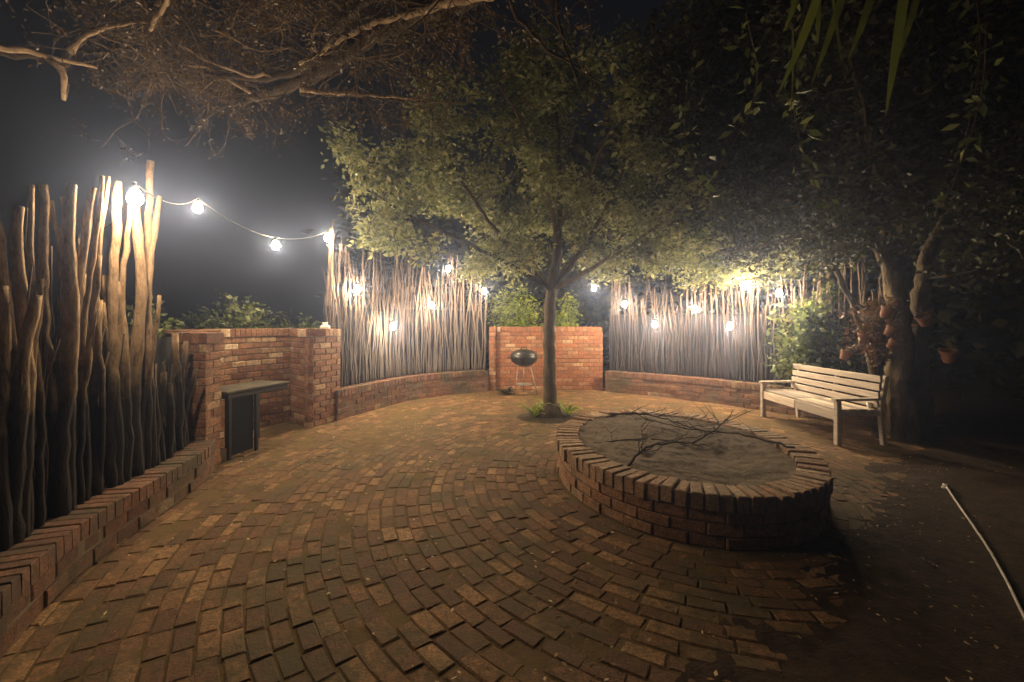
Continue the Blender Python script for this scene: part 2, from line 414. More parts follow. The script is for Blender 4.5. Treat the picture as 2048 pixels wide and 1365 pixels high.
b, c = MB(), MB()
brick_run(b, None, [(-3.34, 6.78), (-2.87, 6.34)], 0, 1.405, .23)
brick_run(b, None, [(-2.865, 6.345), (-2.66, 6.98)], 0, 1.4, .19, off=1)
brick_run(b, None, [(-2.66, 6.98), (-2.95, 7.1)], 0, 1.28, .2, ref=(-2, 9), coping=False)
pr = [(-3.33, 6.79), (-2.875, 6.362), (-2.676, 6.975), (-2.95, 7.09)]
c.add([(x, y, z) for z in (-.05, 1.38) for x, y in pr], [(0, 1, 5, 4), (1, 2, 6, 5), (2, 3, 7, 6), (3, 0, 4, 7), (4, 5, 6, 7)])
b.build('pier', MB_wall, w); c.build('mortar_core', M_mortar, w)

# fire pit
w = thing('fire_pit', (PC[0], PC[1], 0), 'round raised brick fire pit filled with ash, right of the tree', 'fire pit')
b, c = MB(), MB()
Z0, PT = 0, .36
f, Lt = path_eval(oval(0))
for row in range(3):
    m = int(Lt/(BL+G))
    for k in range(m):
        p, t = f(Lt*(k+.5*(row % 2))/m % Lt); nn = onorm(t)
        b.brick(Vector((p.x, p.y, .04+row*.083))+nn*random.uniform(-.012, .006), t, Vector((0, 0, 1)), nn, BL-.004, BH, .08, jit=.004)
f, Lt = path_eval(oval(-.1))
cb = MB(); m = int(Lt/(BH+.011))
for k in range(m):
    p, t = f(Lt*k/m); nn = onorm(t)
    sk = Matrix.Rotation(random.gauss(0, .035), 3, 'Z')
    cb.brick(Vector((p.x, p.y, PT+random.gauss(0, .005)))+nn*random.gauss(0, .006), sk@t, sk@nn, Vector((0, 0, 1)), BH, .222, .11, ch=.008, jit=.004)
b.build('brick_ring', MB_pit, w); cb.build('rim', MB_rim, w)
rings = [(-.012, -.03), (-.012, PT-.12), (-.02, PT-.02), (-.195, PT-.02), (-.195, PT-.2), (-.195, -.03)]; nn_ = 120
for d, z in rings: c.v += [(p.x, p.y, z) for p in oval(d, nn_)[:-1]]
for i in range(len(rings)-1):
    for k in range(nn_): c.f.append((i*nn_+k, i*nn_+(k+1) % nn_, (i+1)*nn_+(k+1) % nn_, (i+1)*nn_+k))
c.build('mortar_core', M_mortar_dark, w)
am = MB(); nr, na = 60, 160
for i in range(nr+1):
    rr = i/nr
    for k in range(na):
        a = 2*math.pi*k/na; x = PC[0]+rr*(PA-.19)*math.cos(a); y = PC[1]+rr*(PB-.19)*math.sin(a)
        z = .338+.022*noise.noise(Vector((x*2, y*2, 0)))+.02*noise.noise(Vector((x*7, y*7, 4)))+.012*noise.noise(Vector((x*19, y*19, 4)))-.05*math.exp(-((x-PC[0]-.4)**2+(y-PC[1]+.3)**2)/.25)
        am.v.append((x, y, z))
for i in range(nr):
    for k in range(na): am.f.append((i*na+k, i*na+(k+1) % na, (i+1)*na+(k+1) % na, (i+1)*na+k))
am.build('ash_bed', M_ash, w, smooth=True)

# dry branches in the pit
def dead_branch(pts, r0, label, nb=5, seed=0):
    random.seed(seed)
    P = crv(pts, .06); mb = MB(); m = len(P)
    P = [p+Vector((random.gauss(0, .006), random.gauss(0, .006), random.gauss(0, .005))) for p in P]
    mb.tube(P, [r0*(1-.7*i/m) for i in range(m)], 6, wob=.12)
    root_loc = P[0].copy()
    tw = MB()
    for k in range(nb):
        i = random.randrange(m//5, m-1); d = (P[i+1]-P[i-1]).normalized()
        s = Matrix.Rotation(random.choice((-1, 1))*random.uniform(.5, 1.1), 3, 'Z')@d; s.z += random.uniform(0, .45); ln = random.uniform(.14, .4)
        q = [P[i]+s*ln*j/5+Vector((random.gauss(0, .01), random.gauss(0, .01), random.gauss(0, .008))) for j in range(6)]
        q[0] = P[i]
        tw.tube(q, [r0*.45*(1-.6*j/5) for j in range(6)], 5)
        for _ in range(2):
            j = random.randrange(1, 5); e2 = (Matrix.Rotation(random.choice((-1, 1))*.8, 3, 'Z')@s); e2.z += .2
            tw.tube([q[j], q[j]+e2*.07, q[j]+e2*.15+Vector((0, 0, .02))], [r0*.25, r0*.18, r0*.1], 4)
    o = thing('dry_branch', tuple(root_loc), label, 'branch', 'dead branches lying in the fire pit')
    mb.build('stem', M_dead, o, smooth=True); tw.build('twigs', M_dead, o, smooth=True)
zr = .36
dead_branch([(.9, 3.62, .31), (1.12, 3.85, .44), (1.45, 4.02, .44), (1.9, 4.25, .33)], 0.013, 'arched bare branch curving up nearest the left rim of the fire pit', 5, 3)
dead_branch([(2.55, 4.05, .37), (2.2, 4.4, .42), (1.9, 4.75, .36), (1.5, 5.1, .4)], 0.012, 'bare branch reaching over the right rim of the fire pit toward the bench', 6, 5)
dead_branch([(1.15, 5.3, .42), (1.5, 5.2, .46), (1.8, 4.95, .4), (2.1, 4.7, .33)], 0.012, 'twiggy dead branch at the back of the fire pit nearest the tree', 8, 9)
dead_branch([(1.75, 4.35, .33), (2.15, 4.65, .42), (2.5, 5.1, .5)], 0.011, 'straight stick standing up toward the back right of the fire pit', 4, 12)
dead_branch([(.75, 4.3, .33), (1.2, 4.45, .35), (1.75, 4.4, .33)], 0.010, 'thin dead branch lying flat across the left half of the fire pit', 3, 21)
random.seed(11)

# ------------------------------------------------------------------ pole fences
def pole(mb, x, y, z0, z1, r, lean=(0, 0), bend=.03, sides=7):
    n = max(5, int((z1-z0)/(.22 if sides < 7 else .11))); ph = random.uniform(0, 6.3); fr = random.uniform(.8, 2.0); P = []; Rr = []
    for i in range(n+1):
        t = i/n; z = z0+(z1-z0)*t
        P.append((x+lean[0]*t*t+bend*math.sin(ph+fr*t*4)*min(1, t*3)+random.gauss(0, .004), y+lean[1]*t*t+bend*math.cos(ph+fr*3.3*t)*min(1, t*3)+random.gauss(0, .004), z))
        Rr.append(r*(1-.35*t)*(1+random.uniform(-.1, .1)+(random.uniform(.08, .25) if random.random() < .1 else 0)))
    mb.tube(P, Rr, sides, wob=.06); return P
def fork(mb, P, r):
    i = int(len(P)*random.uniform(.5, .8)); p = Vector(P[i]); s = random.choice((-1, 1)); ln = random.uniform(.25, .7)
    q = [p+Vector((s*.22*ln*j/4+random.gauss(0, .01), random.gauss(0, .01), ln*j/4)) for j in range(5)]
    mb.tube(q, [r*.5*(1-.1*j) for j in range(5)], 5)
def fence(path, label, n, zb, ztop, rr, mat, fillmat, fill_h, offset=.2, forks=.35, extra=(), fill_n=0, bend=None):
    f, Lt = path_eval([Vector((p.x, p.y, 0)) for p in path]); p0, _ = f(0)
    root = thing('pole_fence', (p0.x, p0.y, zb), label, 'fence')
    fm = MB()
    Q = resample([Vector((p.x, p.y, 0)) for p in path], .15)
    for i in range(len(Q)-1):
        t = (Q[i+1]-Q[i]).normalized(); n0 = nrm(t, Q[i], (0, 0)); a = Q[i]-n0*(offset+.06); b_ = Q[i+1]-n0*(offset+.06)
        h = fill_h
        fm.add([(a.x, a.y, zb), (b_.x, b_.y, zb), (b_.x, b_.y, h), (a.x, a.y, h)], [(0, 1, 2, 3)])
    fm.build('shade_cloth', M_shade, root)
    # thin filler sticks, beyond counting, as one part
    fl = MB()
    for k in range(fill_n):
        s = random.uniform(0, Lt); p, t = f(s); nn = nrm(t, p, (0, 0)); q = p-nn*(offset+.02+random.uniform(-.02, .02))
        zt = random.uniform(fill_h*.85, (ztop(s/Lt))*random.uniform(.75, 1))
        pole(fl, q.x, q.y, zb-.02, zt, random.uniform(.004, .009), (random.gauss(0, .06), 0), .02, 5)
    o = fl.build('thin_sticks', fillmat, root, smooth=True); tag(o, kind='stuff')
    for k in range(n):
        s = Lt*(k+.5+random.uniform(-.3, .3))/n; p, t = f(s); nn = nrm(t, p, (0, 0)); q = p-nn*(offset-random.uniform(0.01, .05))
        mb = MB(); r0 = random.uniform(*rr)
        P = pole(mb, q.x, q.y, zb-.02, ztop(s/Lt)*random.uniform(.8, 1.06), r0, (random.gauss(0, .07), random.gauss(0, .05)), bend or random.uniform(.01, .045))
        if random.random() < forks: fork(mb, P, r0)
        mb.build('pole', mat, root, smooth=True)
    for (px, topz, wpx, lean, bd) in extra:
        best = None
        for i in range(401):
            p, t = f(Lt*i/400); q = p-nrm(t, p, (0, 0))*(offset-.04); e_ = abs((px-1024)/F-q.x/q.y)
            if best is None or e_ < best[0]: best = (e_, q.x, q.y)
        x, y = best[1], best[2]; z1 = H-(topz-HZ)*y/F; r0 = wpx*y/F*.52; bend = bd
        mb = MB()
        P = pole(mb, x, y, zb-.02, z1, r0, (lean, 0), bend, 8); mb.build('pole', mat, root, smooth=True)
    return root
# left fence of thick poles
FL = [Vector((p.x, p.y, 0)) for p in LWL if 4.5 > p.y > .9]
ex = []
for (px, top, Y, wpx, lean) in [(10, 436, 2.75, 26, -.05), (48, 415, 2.9, 26, .02), (100, 402, 3.2, 13, -.12), (148, 370, 3.3, 30, .1), (128, 395, 3.35, 12, -.06), (190, 350, 3.5, 12, .08), (210, 352, 3.6, 11, .05), (230, 362, 3.75, 21, -.02), (252, 410, 3.9, 13, 0.02), (275, 412, 3.98, 24, .01), (302, 322, 4.1, 17, .0), (316, 392, 4.15, 14, .1)]:
    xx = (px-1024)*Y/F
    ex.append((px-lean*F/Y, top, wpx, lean, .02))
def ztL(t): return 2.55+.1*math.sin(t*21)
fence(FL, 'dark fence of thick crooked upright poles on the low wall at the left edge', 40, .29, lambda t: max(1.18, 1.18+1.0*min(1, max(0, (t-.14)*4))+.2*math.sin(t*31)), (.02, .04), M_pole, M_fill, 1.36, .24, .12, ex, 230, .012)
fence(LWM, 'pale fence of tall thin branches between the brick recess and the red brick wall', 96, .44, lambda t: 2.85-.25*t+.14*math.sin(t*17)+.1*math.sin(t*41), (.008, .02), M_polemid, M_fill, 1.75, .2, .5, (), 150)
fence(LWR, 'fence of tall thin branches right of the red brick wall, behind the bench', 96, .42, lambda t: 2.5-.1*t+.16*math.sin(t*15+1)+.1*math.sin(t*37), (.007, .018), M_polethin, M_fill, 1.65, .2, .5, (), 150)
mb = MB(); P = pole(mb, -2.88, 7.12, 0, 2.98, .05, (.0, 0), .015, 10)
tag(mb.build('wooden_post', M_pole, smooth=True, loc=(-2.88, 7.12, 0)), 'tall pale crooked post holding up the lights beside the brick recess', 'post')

# ------------------------------------------------------------------ string lights
SP = [(-60, 330, 2.7), (125, 345, 3.5), (270, 398, 3.2), (395, 417, 5.0), (551, 492, 6.1), (655, 477, 6.95), (715, 580, 7.2), (786, 654, 7.9), (864, 612, 8.75), (896, 539, 8.9),
      (968, 584, 9.3), (1188, 577, 9.3), (1249, 610, 9.05), (1310, 650, 8.85), (1389, 620, 8.3), (1460, 654, 7.8), (1491, 573, 7.75), (1558, 587, 7.2)]
SPV = [at(*q) for q in SP]
SPV = SPV[2:]
pre = [Vector((-3.6, 3.85, .8)), Vector((-3.55, 3.9, 2.2))]
allb = pre+SPV
root = thing('string_lights', tuple(SPV[3]), 'string of warm glowing bulbs draped along the fences and over the patio edge', 'string lights')
cb = MB(); hang = .11
anch = [p+Vector((0, 0, hang)) for p in allb]
for a, b_ in zip(anch, anch[1:]):
    d = (b_-a).length; pts = []
    for i in range(13):
        t = i/12; pts.append(a.lerp(b_, t)-Vector((0, 0, .16*min(d, 1.6)*t*(1-t)*1.6)))
    cb.tube(pts, .0055, 5, cap=False)
cb.build('cable', M_cable, root, smooth=True)
bm = MB(); rB = .034; KB = 1.35
bm.lathe((0, 0, 0), [(r_*KB, z_*KB) for r_, z_ in [(.012, .05), (.02, .04), (.031, .016), (.034, 0), (.03, -.018), (.018, -.032), (.004, -.036)]], 10)
bmesh_ = bm.build('bulb', M_bulb, smooth=True).data
bpy.data.objects.remove(bpy.data.objects['bulb'])
sk = MB(); sk.lathe((0, 0, 0), [(.014, .062), (.02, .066), (.02, .11), (.011, .12)], 10)
skm = sk.build('socket', M_cable, smooth=True).data; bpy.data.objects.remove(bpy.data.objects['socket'])
for p in SPV:
    o = bpy.data.objects.new('bulb', bmesh_); C.objects.link(o); o.parent = root; o.location = p-root.location
    q = bpy.data.objects.new('socket', skm); C.objects.link(q); q.parent = o

# ------------------------------------------------------------------ bench
root = thing('garden_bench', (4.25, 6.3, 0), 'long cream painted slatted wooden bench facing the fire pit', 'bench')
root_b = root
y0, y1 = 5.47, 7.16; xf, xb = 3.98, 4.5
sb = MB()
for hy in ((y0+.02, (y0+y1)/2-.005), ((y0+y1)/2+.005, y1-.02)):
    for k in range(4):
        x = xf+.03+k*.122; sb.bar((x+.03, hy[0], .425+random.uniform(-.002, .002)), (x+.03, hy[1], .425), .112, .026)
sb.build('seat', M_bench, root)
ab = MB()
for hy in ((y0+.06, (y0+y1)/2-.008), ((y0+y1)/2+.008, y1-.06)):
    ab.bar((xf+.0, hy[0], .352), (xf+.0, hy[1], .352), .028, .115)
ab.build('apron', M_bench, root)
for k in range(4):
    mb = MB(); z = .50+k*.102; x = xb-.055+.22*(z-.45)*.55
    mb.bar((x, y0-.0, z), (x, y1+.0, z+random.uniform(-.003, .003)), .026, .078, up=Vector((-.12, 0, 1)))
    mb.build('back_slat', M_bench, root)
for y in (y0+.03, y1-.03):
    mb = MB(); mb.bar((xf, y, 0), (xf, y, .535), .07, .06, up=Vector((1, 0, 0))); mb.build('leg', M_bench, root)
    mb = MB(); mb.bar((xb+.04, y, 0), (xb-.0, y, .42), .06, .05, up=Vector((1, 0, 0))); mb.bar((xb-.0, y, .4), (xb+.075, y, .84), .05, .05, up=Vector((1, 0, 0))); mb.build('leg', M_bench, root)
    mb = MB(); mb.bar((xf-.05, y, .552), (xb-.02, y, .562), .085, .028); mb.build('armrest', M_bench, root)
    mb = MB(); mb.bar((xf+.02, y, .385), (xb, y, .385), .04, .06); mb.build('side_rail', M_bench, root)
mb = MB(); ym = (y0+y1)/2; mb.bar((xf+.03, ym, .0), (xf+.03, ym, .4), .045, .045, up=Vector((1, 0, 0)))
mb = MB(); mb.bar((xb-.0, ym, .36), (xb+.075, ym, .83), .05, .05, up=Vector((1, 0, 0))); mb.build('back_post', M_bench, root)
mb = MB(); mb.lathe((4.42, 5.57, .44), [(.02, 0), (.027, .03), (.03, .07), (.026, .07), (.022, .01)], 16)
tag(mb.build('cup', M_white, smooth=True, loc=(4.42, 5.57, .44)), 'small white cup standing on the near end of the bench seat', 'cup')

# ------------------------------------------------------------------ slab table in the recess
root = thing('slab_table', (-3.25, 5.3, 0), 'dark framed table with a grimy slab top standing in the brick recess', 'table')
A, B_ = Vector((-3.06, 4.87, 0)), Vector((-2.84, 5.72, 0)); t = (B_-A).normalized(); nb = Vector((-t.y, t.x, 0)); dep = .48
mb = MB(); Mx = Matrix((( t.x, nb.x, 0), (t.y, nb.y, 0), (0, 0, 1)))
cc = (A+B_)/2+nb*dep/2
mb.bar(Vector((0, 0, .735))+A+nb*dep*.5-t*.02, Vector((0, 0, .735))+B_+nb*dep*.5+t*.02, dep, .024)
mb.build('table_top', M_slab, root)
mb = MB()
for k in range(2): mb.bar(A+nb*(.03+k*(dep-.06))+Vector((0, 0, .69)), B_+nb*(.03+k*(dep-.06))+Vector((0, 0, .69)), .035, .05)
for k in (.02, .98): mb.bar(A.lerp(B_, k)+nb*.05+Vector((0, 0, .69)), A.lerp(B_, k)+nb*(dep-.05)+Vector((0, 0, .69)), .03, .048)
mb.build('frame', M_darksteel, root)
for s, d in ((.03, .03), (.45, .03), (.03, dep-.03), (.45, dep-.03), (.96, dep-.04)):
    mb = MB(); p = A.lerp(B_, s)+nb*d; mb.bar(p, p+Vector((0, 0, .665)), .038, .038, up=t); mb.build('leg', M_darksteel, root)
mb = MB(); p1 = A.lerp(B_, .06)+nb*.05; p2 = A.lerp(B_, .42)+nb*.05; q = [p1, p2, p2+nb*.012, p1+nb*.012]
mb.add([(v.x, v.y, z) for z in (.03, .66) for v in q], [(3, 2, 1, 0), (4, 5, 6, 7), (0, 1, 5, 4), (1, 2, 6, 5), (2, 3, 7, 6), (3, 0, 4, 7)])
mb.build('front_panel', M_shade, root)

# ------------------------------------------------------------------ kettle grill
gx, gy = (1048-1024)*9.3/F, 9.3
root = thing('kettle_grill', (gx, gy, 0), 'black open kettle grill on thin legs in front of the red brick wall', 'grill')
mb = MB(); prof = []
for k in range(9):
    a = k/8*math.pi/2; prof.append((max(.02, .285*math.sin(a)), .78-.19*math.cos(a)))
prof += [(.29, .79), (.275, .79)]
for k in range(8, -1, -1):
    a = k/8*math.pi/2; prof.append((max(.01, .27*math.sin(a)), .785-.175*math.cos(a)))
mb.lathe((gx, gy, 0), prof, 28, closed=False); mb.build('bowl', M_black, root, smooth=True)
mb = MB(); 
prof = [(max(.012, .285*math.cos(k/8*math.pi/2)), .795+.15*math.sin(k/8*math.pi/2)) for k in range(9)]
mb.lathe((gx, gy, 0), prof, 28, closed=False); ld = mb.build('lid', M_black, root, smooth=True)
mb = MB(); mb.tube([(gx-.06, gy, .94), (gx-.05, gy, .985), (gx+.05, gy, .985), (gx+.06, gy, .94)], .01, 6)
h = mb.build('handle', M_darksteel, root); 
mb = MB(); mb.tube([(gx-.285, gy-.05, .76), (gx-.34, gy-.04, .77), (gx-.34, gy+.04, .77), (gx-.285, gy+.05, .76)], .01, 6); mb.build('side_handle', M_darksteel, root)
for ax, ay, bx, by in ((-.12, -.1, -.2, -.17), (.12, -.1, .27, -.17), (0, .15, 0, .3)):
    mb = MB(); mb.tube([(gx+ax, gy+ay, .63), (gx+bx, gy+by, .02)], .011, 8); mb.build('leg', M_steel, root, smooth=True)
mb = MB(); mb.lathe((gx, gy, .22), [(.02, .03), (.12, .02), (.17, .0), (.165, -.005), (.02, .02)], 20, closed=False); mb.build('ash_pan', M_steel, root, smooth=True)

# ------------------------------------------------------------------ plants
def clump_plant(name, loc, spread, h, nstem, mat, lsize, label, cat='shrub', per=18, stemmat=M_bark, sig=.08, aspect=.5, group=None):
    root = thing(name, loc, label, cat, group); st = MB(); cen = []
    L = Vector(loc)
    for k in range(nstem):
        a = random.uniform(0, 6.28); rr = random.uniform(.15, 1); hh = h*random.uniform(.55, 1.0)*(1.05-.35*rr)
        tip = L+Vector((math.cos(a)*spread[0]*rr, math.sin(a)*spread[1]*rr, hh)); mid = L.lerp(tip, .5)+Vector((0, 0, hh*.15))
        P = crv([L+Vector((random.gauss(0, .03), random.gauss(0, .03), 0)), mid, tip], .12)
        st.tube(P, [.012*(1-.6*i/len(P)) for i in range(len(P))], 5, cap=False)
        for i in range(len(P)//4, len(P)): cen.append(tuple(P[i]))
    st.build('stems', stemmat, root); leaves_mesh('foliage', mat, cloud(cen, per, sig), lsize, aspect, root)
    return root
def blade_plant(name, loc, n, ln, wd, mat, label, cat='plant', up=1.2, group=None, bend=1.0):
    root = thing(name, loc, label, cat, group); mb = MB(); L = Vector(loc)
    for k in range(n):
        a = random.uniform(0, 6.28); l = ln*random.uniform(.6, 1); u = up*random.uniform(.6, 1.3)
        d = Vector((math.cos(a), math.sin(a), 0)); s = Vector((-d.y, d.x, 0)); pts = []
        for i in range(7):
            t = i/6; pts.append(L+d*l*t*.8+Vector((0, 0, l*(u*t-bend*u*.62*t*t*1.1)))+d*.01)
        vs = []
        for i, p in enumerate(pts):
            w = wd*math.sin(math.pi*min(.98, .12+i/6*.86))**.7*.5; vs += [p-s*w, p+Vector((0, 0, -w*.35)), p+s*w]
        mb.add(vs, [q for i in range(6) for q in ((3*i, 3*i+1, 3*i+4, 3*i+3), (3*i+1, 3*i+2, 3*i+5, 3*i+4))])
    mb.build('leaves', mat, root, smooth=True); return root

TX, TY = .6, 7.1
mb = MB(); nr = 40
for k in range(nr): mb.v.append((TX+.56*math.cos(2*math.pi*k/nr), TY+.5*math.sin(2*math.pi*k/nr), -.02))
for k in range(nr): mb.v.append((TX+.5*math.cos(2*math.pi*k/nr), TY+.45*math.sin(2*math.pi*k/nr), .012+.012*noise.noise(Vector((k*.7, 0, 0)))))
mb.v.append((TX, TY, .05)); 
for k in range(nr): mb.f += [(k, (k+1) % nr, nr+(k+1) % nr, nr+k), (nr+k, nr+(k+1) % nr, 2*nr)]
tag(mb.build('tree_bed', M_bedsoil, smooth=True), 'round bed of dark soil at the foot of the central tree', 'soil', kind='structure')
for (dx, dy, n, ln, lab) in ((-.25, -.12, 26, .42, 'strappy green clump left of the central trunk'), (.28, .0, 22, .36, 'strappy green clump right of the central trunk'), (.02, .28, 14, .4, 'strappy green clump just behind the central trunk')):
    blade_plant('grass_clump', (TX+dx, TY+dy, .03), n, ln, .035, L_bright, lab, 'plant', 1.3, 'strappy plants around the central trunk')

# ---- trees
def limb(mb, pts, r0, r1, sides=9, wob=.07, step=.12):
    P = crv(pts, step); m = len(P)
    P = [P[0]]+[p+Vector((random.gauss(0, .008), random.gauss(0, .008), random.gauss(0, .008))) for p in P[1:]]
    mb.tube(P, [r0+(r1-r0)*(i/(m-1))**.8 for i in range(m)], sides, wob=wob); return P
def inpoly(x, y, poly):
    c = False; n = len(poly); j = n-1
    for i in range(n):
        if (poly[i][1] > y) != (poly[j][1] > y) and x < (poly[j][0]-poly[i][0])*(y-poly[i][1])/(poly[j][1]-poly[i][1])+poly[i][0]: c = not c
        j = i
    return c
def grow(skeleton, targets, mb, r=.008, sag=.1):
    """connect every target to the nearest skeleton point (closer to the base) with a twig"""
    S_ = np.array([tuple(p) for p in skeleton]); out = []
    for c in targets:
        d = np.linalg.norm(S_-np.array(c), axis=1); i = int(d.argmin()); a = Vector(S_[i]); b = Vector(c)
        if d[i] < .05: out.append(c); continue
        m = a.lerp(b, .5)+Vector((random.gauss(0, .05), random.gauss(0, .05), random.gauss(0, .04)))
        mb.tube([a, a.lerp(m, .5), m, b], [r*1.4, r*1.2, r, r*.5], 4, cap=False)
        out += [tuple(m), tuple(a.lerp(b, .75)), c]
    return out
# central tree
root = thing('broadleaf_tree', (TX, TY, 0), 'round crowned leafy tree with a slim mossy trunk standing in the paving', 'tree')
tr = MB(); limb(tr, [(TX, TY, -.05), (TX+.0, TY, .35), (TX-.02, TY, 1.1), (TX+.0, TY, 1.7), (TX+.02, TY, 2.12)], .115, .088, 14, .06)
tr.tube([(TX, TY, -.03), (TX, TY, .06), (TX, TY, .22)], [.26, .19, .14], 14, wob=.12)
tr.build('trunk', M_bark, root, smooth=True)
br = MB(); sk_ = []
fk = Vector((TX+.02, TY, 2.0))
mains = [([fk, (.72, 7.0, 2.7), (.75, 7.1, 3.6), (.7, 7.0, 4.9), (.6, 7, 5.4)], .085),
 ([fk, (.25, 7.0, 2.35), (-.3, 6.9, 2.95), (-.95, 6.7, 3.9), (-1.4, 6.5, 4.8)], .05),
 ([fk, (.1, 6.8, 2.3), (-.8, 6.6, 2.75), (-1.7, 6.4, 3.1), (-2.2, 6.3, 3.6)], .042),
 ([fk, (.95, 7.05, 2.4), (1.3, 7.0, 2.95), (1.75, 6.9, 3.9), (2.0, 6.8, 4.6)], .055),
 ([fk, (1.1, 6.9, 2.25), (1.7, 6.7, 2.6), (2.4, 6.6, 3.1), (3.0, 6.5, 3.6)], .042),
 ([(.72, 7.0, 2.7), (.55, 6.7, 3.4), (.2, 6.3, 4.2), (-.2, 6.0, 4.7)], .045),
 ([(.74, 7.05, 3.0), (1.05, 6.5, 3.5), (1.4, 6.0, 4.2), (1.6, 5.7, 4.8)], .04),
 ([fk, (.3, 7.6, 2.6), (-.3, 8.2, 3.2), (-.9, 8.6, 3.8)], .045),
 ([fk, (1.0, 7.7, 2.6), (1.6, 8.2, 3.2), (2.2, 8.6, 3.8)], .045)]
for pts, r0 in mains:
    P = limb(br, pts, r0, .012, 8); sk_ += P[2:]
crown_px = [(1000, 110), (1250, 105), (1370, 190), (1420, 300), (1440, 420), (1450, 500), (1330, 545), (1230, 560), (1180, 520), (1110, 500), (1080, 540), (990, 585), (960, 560), (900, 530), (850, 575), (780, 560), (730, 480), (690, 430), (680, 360), (700, 260), (780, 215), (900, 190)]
T1, tries = [], 0
while len(T1) < 470 and tries < 60000:
    tries += 1
    x = random.uniform(-2.9, 3.5); y = random.uniform(5.2, 9.2); z = random.uniform(2.0, 5.7)
    e_ = ((x-.45)/3.3)**2+((y-7.1)/2.1)**2+((z-3.7)/2.1)**2
    if e_ > 1: continue
    if e_ < .25 and random.random() < .6: continue
    px, py = 1024+x*F/7.1, HZ-(z-H)*F/7.1          # outline of the crown drawn in its own vertical plane
    if not inpoly(px, py, crown_px): continue
    if y < 6.9 and abs(x-.6) < 1.3 and z < 4.3 and random.random() < .8: continue
    if noise.noise(Vector((x*1.0, y*1.0, z*1.2))+Vector((9, 3, 1))) < .04: continue
    T1.append((x, y, z))
C1 = grow(sk_, T1, br, .007)
br.build('branches', M_bark, root, smooth=True)
leaves_mesh('crown', L_olive, cloud(C1, 27, (.11, .11, .06)), .09, .5, root, .25)

# bright shrubs behind the red wall, dark panel
clump_plant('shrub', (1.35, 10.7, .6), (.45, .3), 1.6, 26, L_bright, .085, 'bright yellow green shrub rising behind the red brick wall, right of the trunk', 'shrub', 16)
clump_plant('shrub', (.1, 10.6, .8), (.75, .3), 1.75, 30, L_bright, .08, 'bright green leafy shrub over the red wall, left of the trunk below the crown', 'shrub', 14)
mb = MB()
for k in range(3): mb.bar((-.65, 11.2, 1.0+k*.36), (1.0, 11.2, 1.0+k*.36), .03, .35)
tag(mb.build('board_screen', M_board, loc=(-.65, 11.2, 1.0)), 'dark flat board screen seen above the red brick wall, left of the trunk', 'screen')
# plants over the tall left wall
for i, (x, y, sp, h, lab) in enumerate([(-4.7, 6.0, (.6, .4), 2.05, 'pale green leafy shrub behind the left end of the recess wall by the thick poles'),
                              (-4.2, 6.9, (.6, .4), 2.05, 'pale green leafy shrub behind the middle of the tall recess wall'),
                              (-3.5, 7.4, (.5, .35), 1.85, 'low leafy shrub behind the recess wall beside the tall post')]):
    clump_plant('shrub', (x, y, 0), sp, h, 26, L_green, .085, lab, 'shrub', 12, sig=.06, group='shrubs behind the recess wall')
# hedge-ish mass further back left (dark)
clump_plant('shrub', (-5.6, 9.2, 0), (1.6, .6), 2.1, 40, L_green, .09, 'wide dark shrub far behind the tall brick recess wall', 'shrub', 12, sig=.12)

# shrub behind bench
clump_plant('leafy_bush', (4.95, 7.25, 0), (.85, .5), 2.15, 60, L_green, .10, 'green broad leaved bush behind the far end of the bench', 'bush', 16, sig=.08, aspect=.6)
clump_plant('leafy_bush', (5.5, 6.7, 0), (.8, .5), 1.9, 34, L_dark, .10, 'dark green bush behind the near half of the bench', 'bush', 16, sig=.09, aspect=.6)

# right tree: gnarled stems by the bench end + dark crown
root = thing('evergreen_tree', (5.1, 5.75, 0), 'dark spreading tree with gnarled stems behind the near end of the bench', 'tree')
tr = MB(); sk2 = []
for pts, r0, r1 in (([(4.98, 5.7, -.05), (4.95, 5.7, .8), (5.0, 5.75, 1.7), (4.85, 5.9, 2.5), (4.4, 6.2, 3.2)], .15, .06),
                    ([(5.25, 5.75, -.05), (5.2, 5.75, .9), (5.22, 5.8, 1.6), (5.4, 5.8, 2.6), (5.9, 5.6, 3.4)], .13, .06),
                    ([(4.75, 5.85, -.05), (4.8, 5.9, .6), (4.7, 6.0, 1.4), (4.5, 6.3, 2.3)], .07, .03),
                    ([(5.1, 5.95, -.05), (5.1, 6.0, 1.0), (5.2, 6.2, 2.2), (5.4, 6.6, 3.4)], .12, .05)):
    P = limb(tr, pts, r0, r1, 12, .16, .1); sk2 += P[len(P)//2:]
tr.build('trunk', M_bark, root, smooth=True)
br = MB()
for pts, r0 in (([(4.4, 6.2, 3.2), (3.6, 6.2, 3.2), (2.9, 6.0, 3.7), (2.4, 5.6, 4.6)], .06), ([(4.6, 6.1, 2.9), (4.0, 6.6, 2.7), (3.4, 7.2, 2.6)], .035), ([(4.9, 5.9, 2.5), (4.3, 5.3, 3.2), (3.6, 4.6, 3.8), (2.9, 4.0, 4.2)], .05),
                ([(5.9, 5.6, 3.4), (5.6, 4.6, 4.0), (5.0, 3.8, 4.3)], .05), ([(5.4, 5.8, 2.6), (6.2, 5.2, 3.0), (6.8, 4.6, 3.2)], .05), ([(5.4, 6.6, 3.4), (5.2, 7.2, 4.2), (4.6, 7.6, 4.9)], .05), ([(5.4, 6.6, 3.4), (6.6, 7.2, 3.8), (7.6, 7.4, 3.9)], .05)):
    sk2 += limb(br, pts, r0, .012, 8)
T2, tries = [], 0
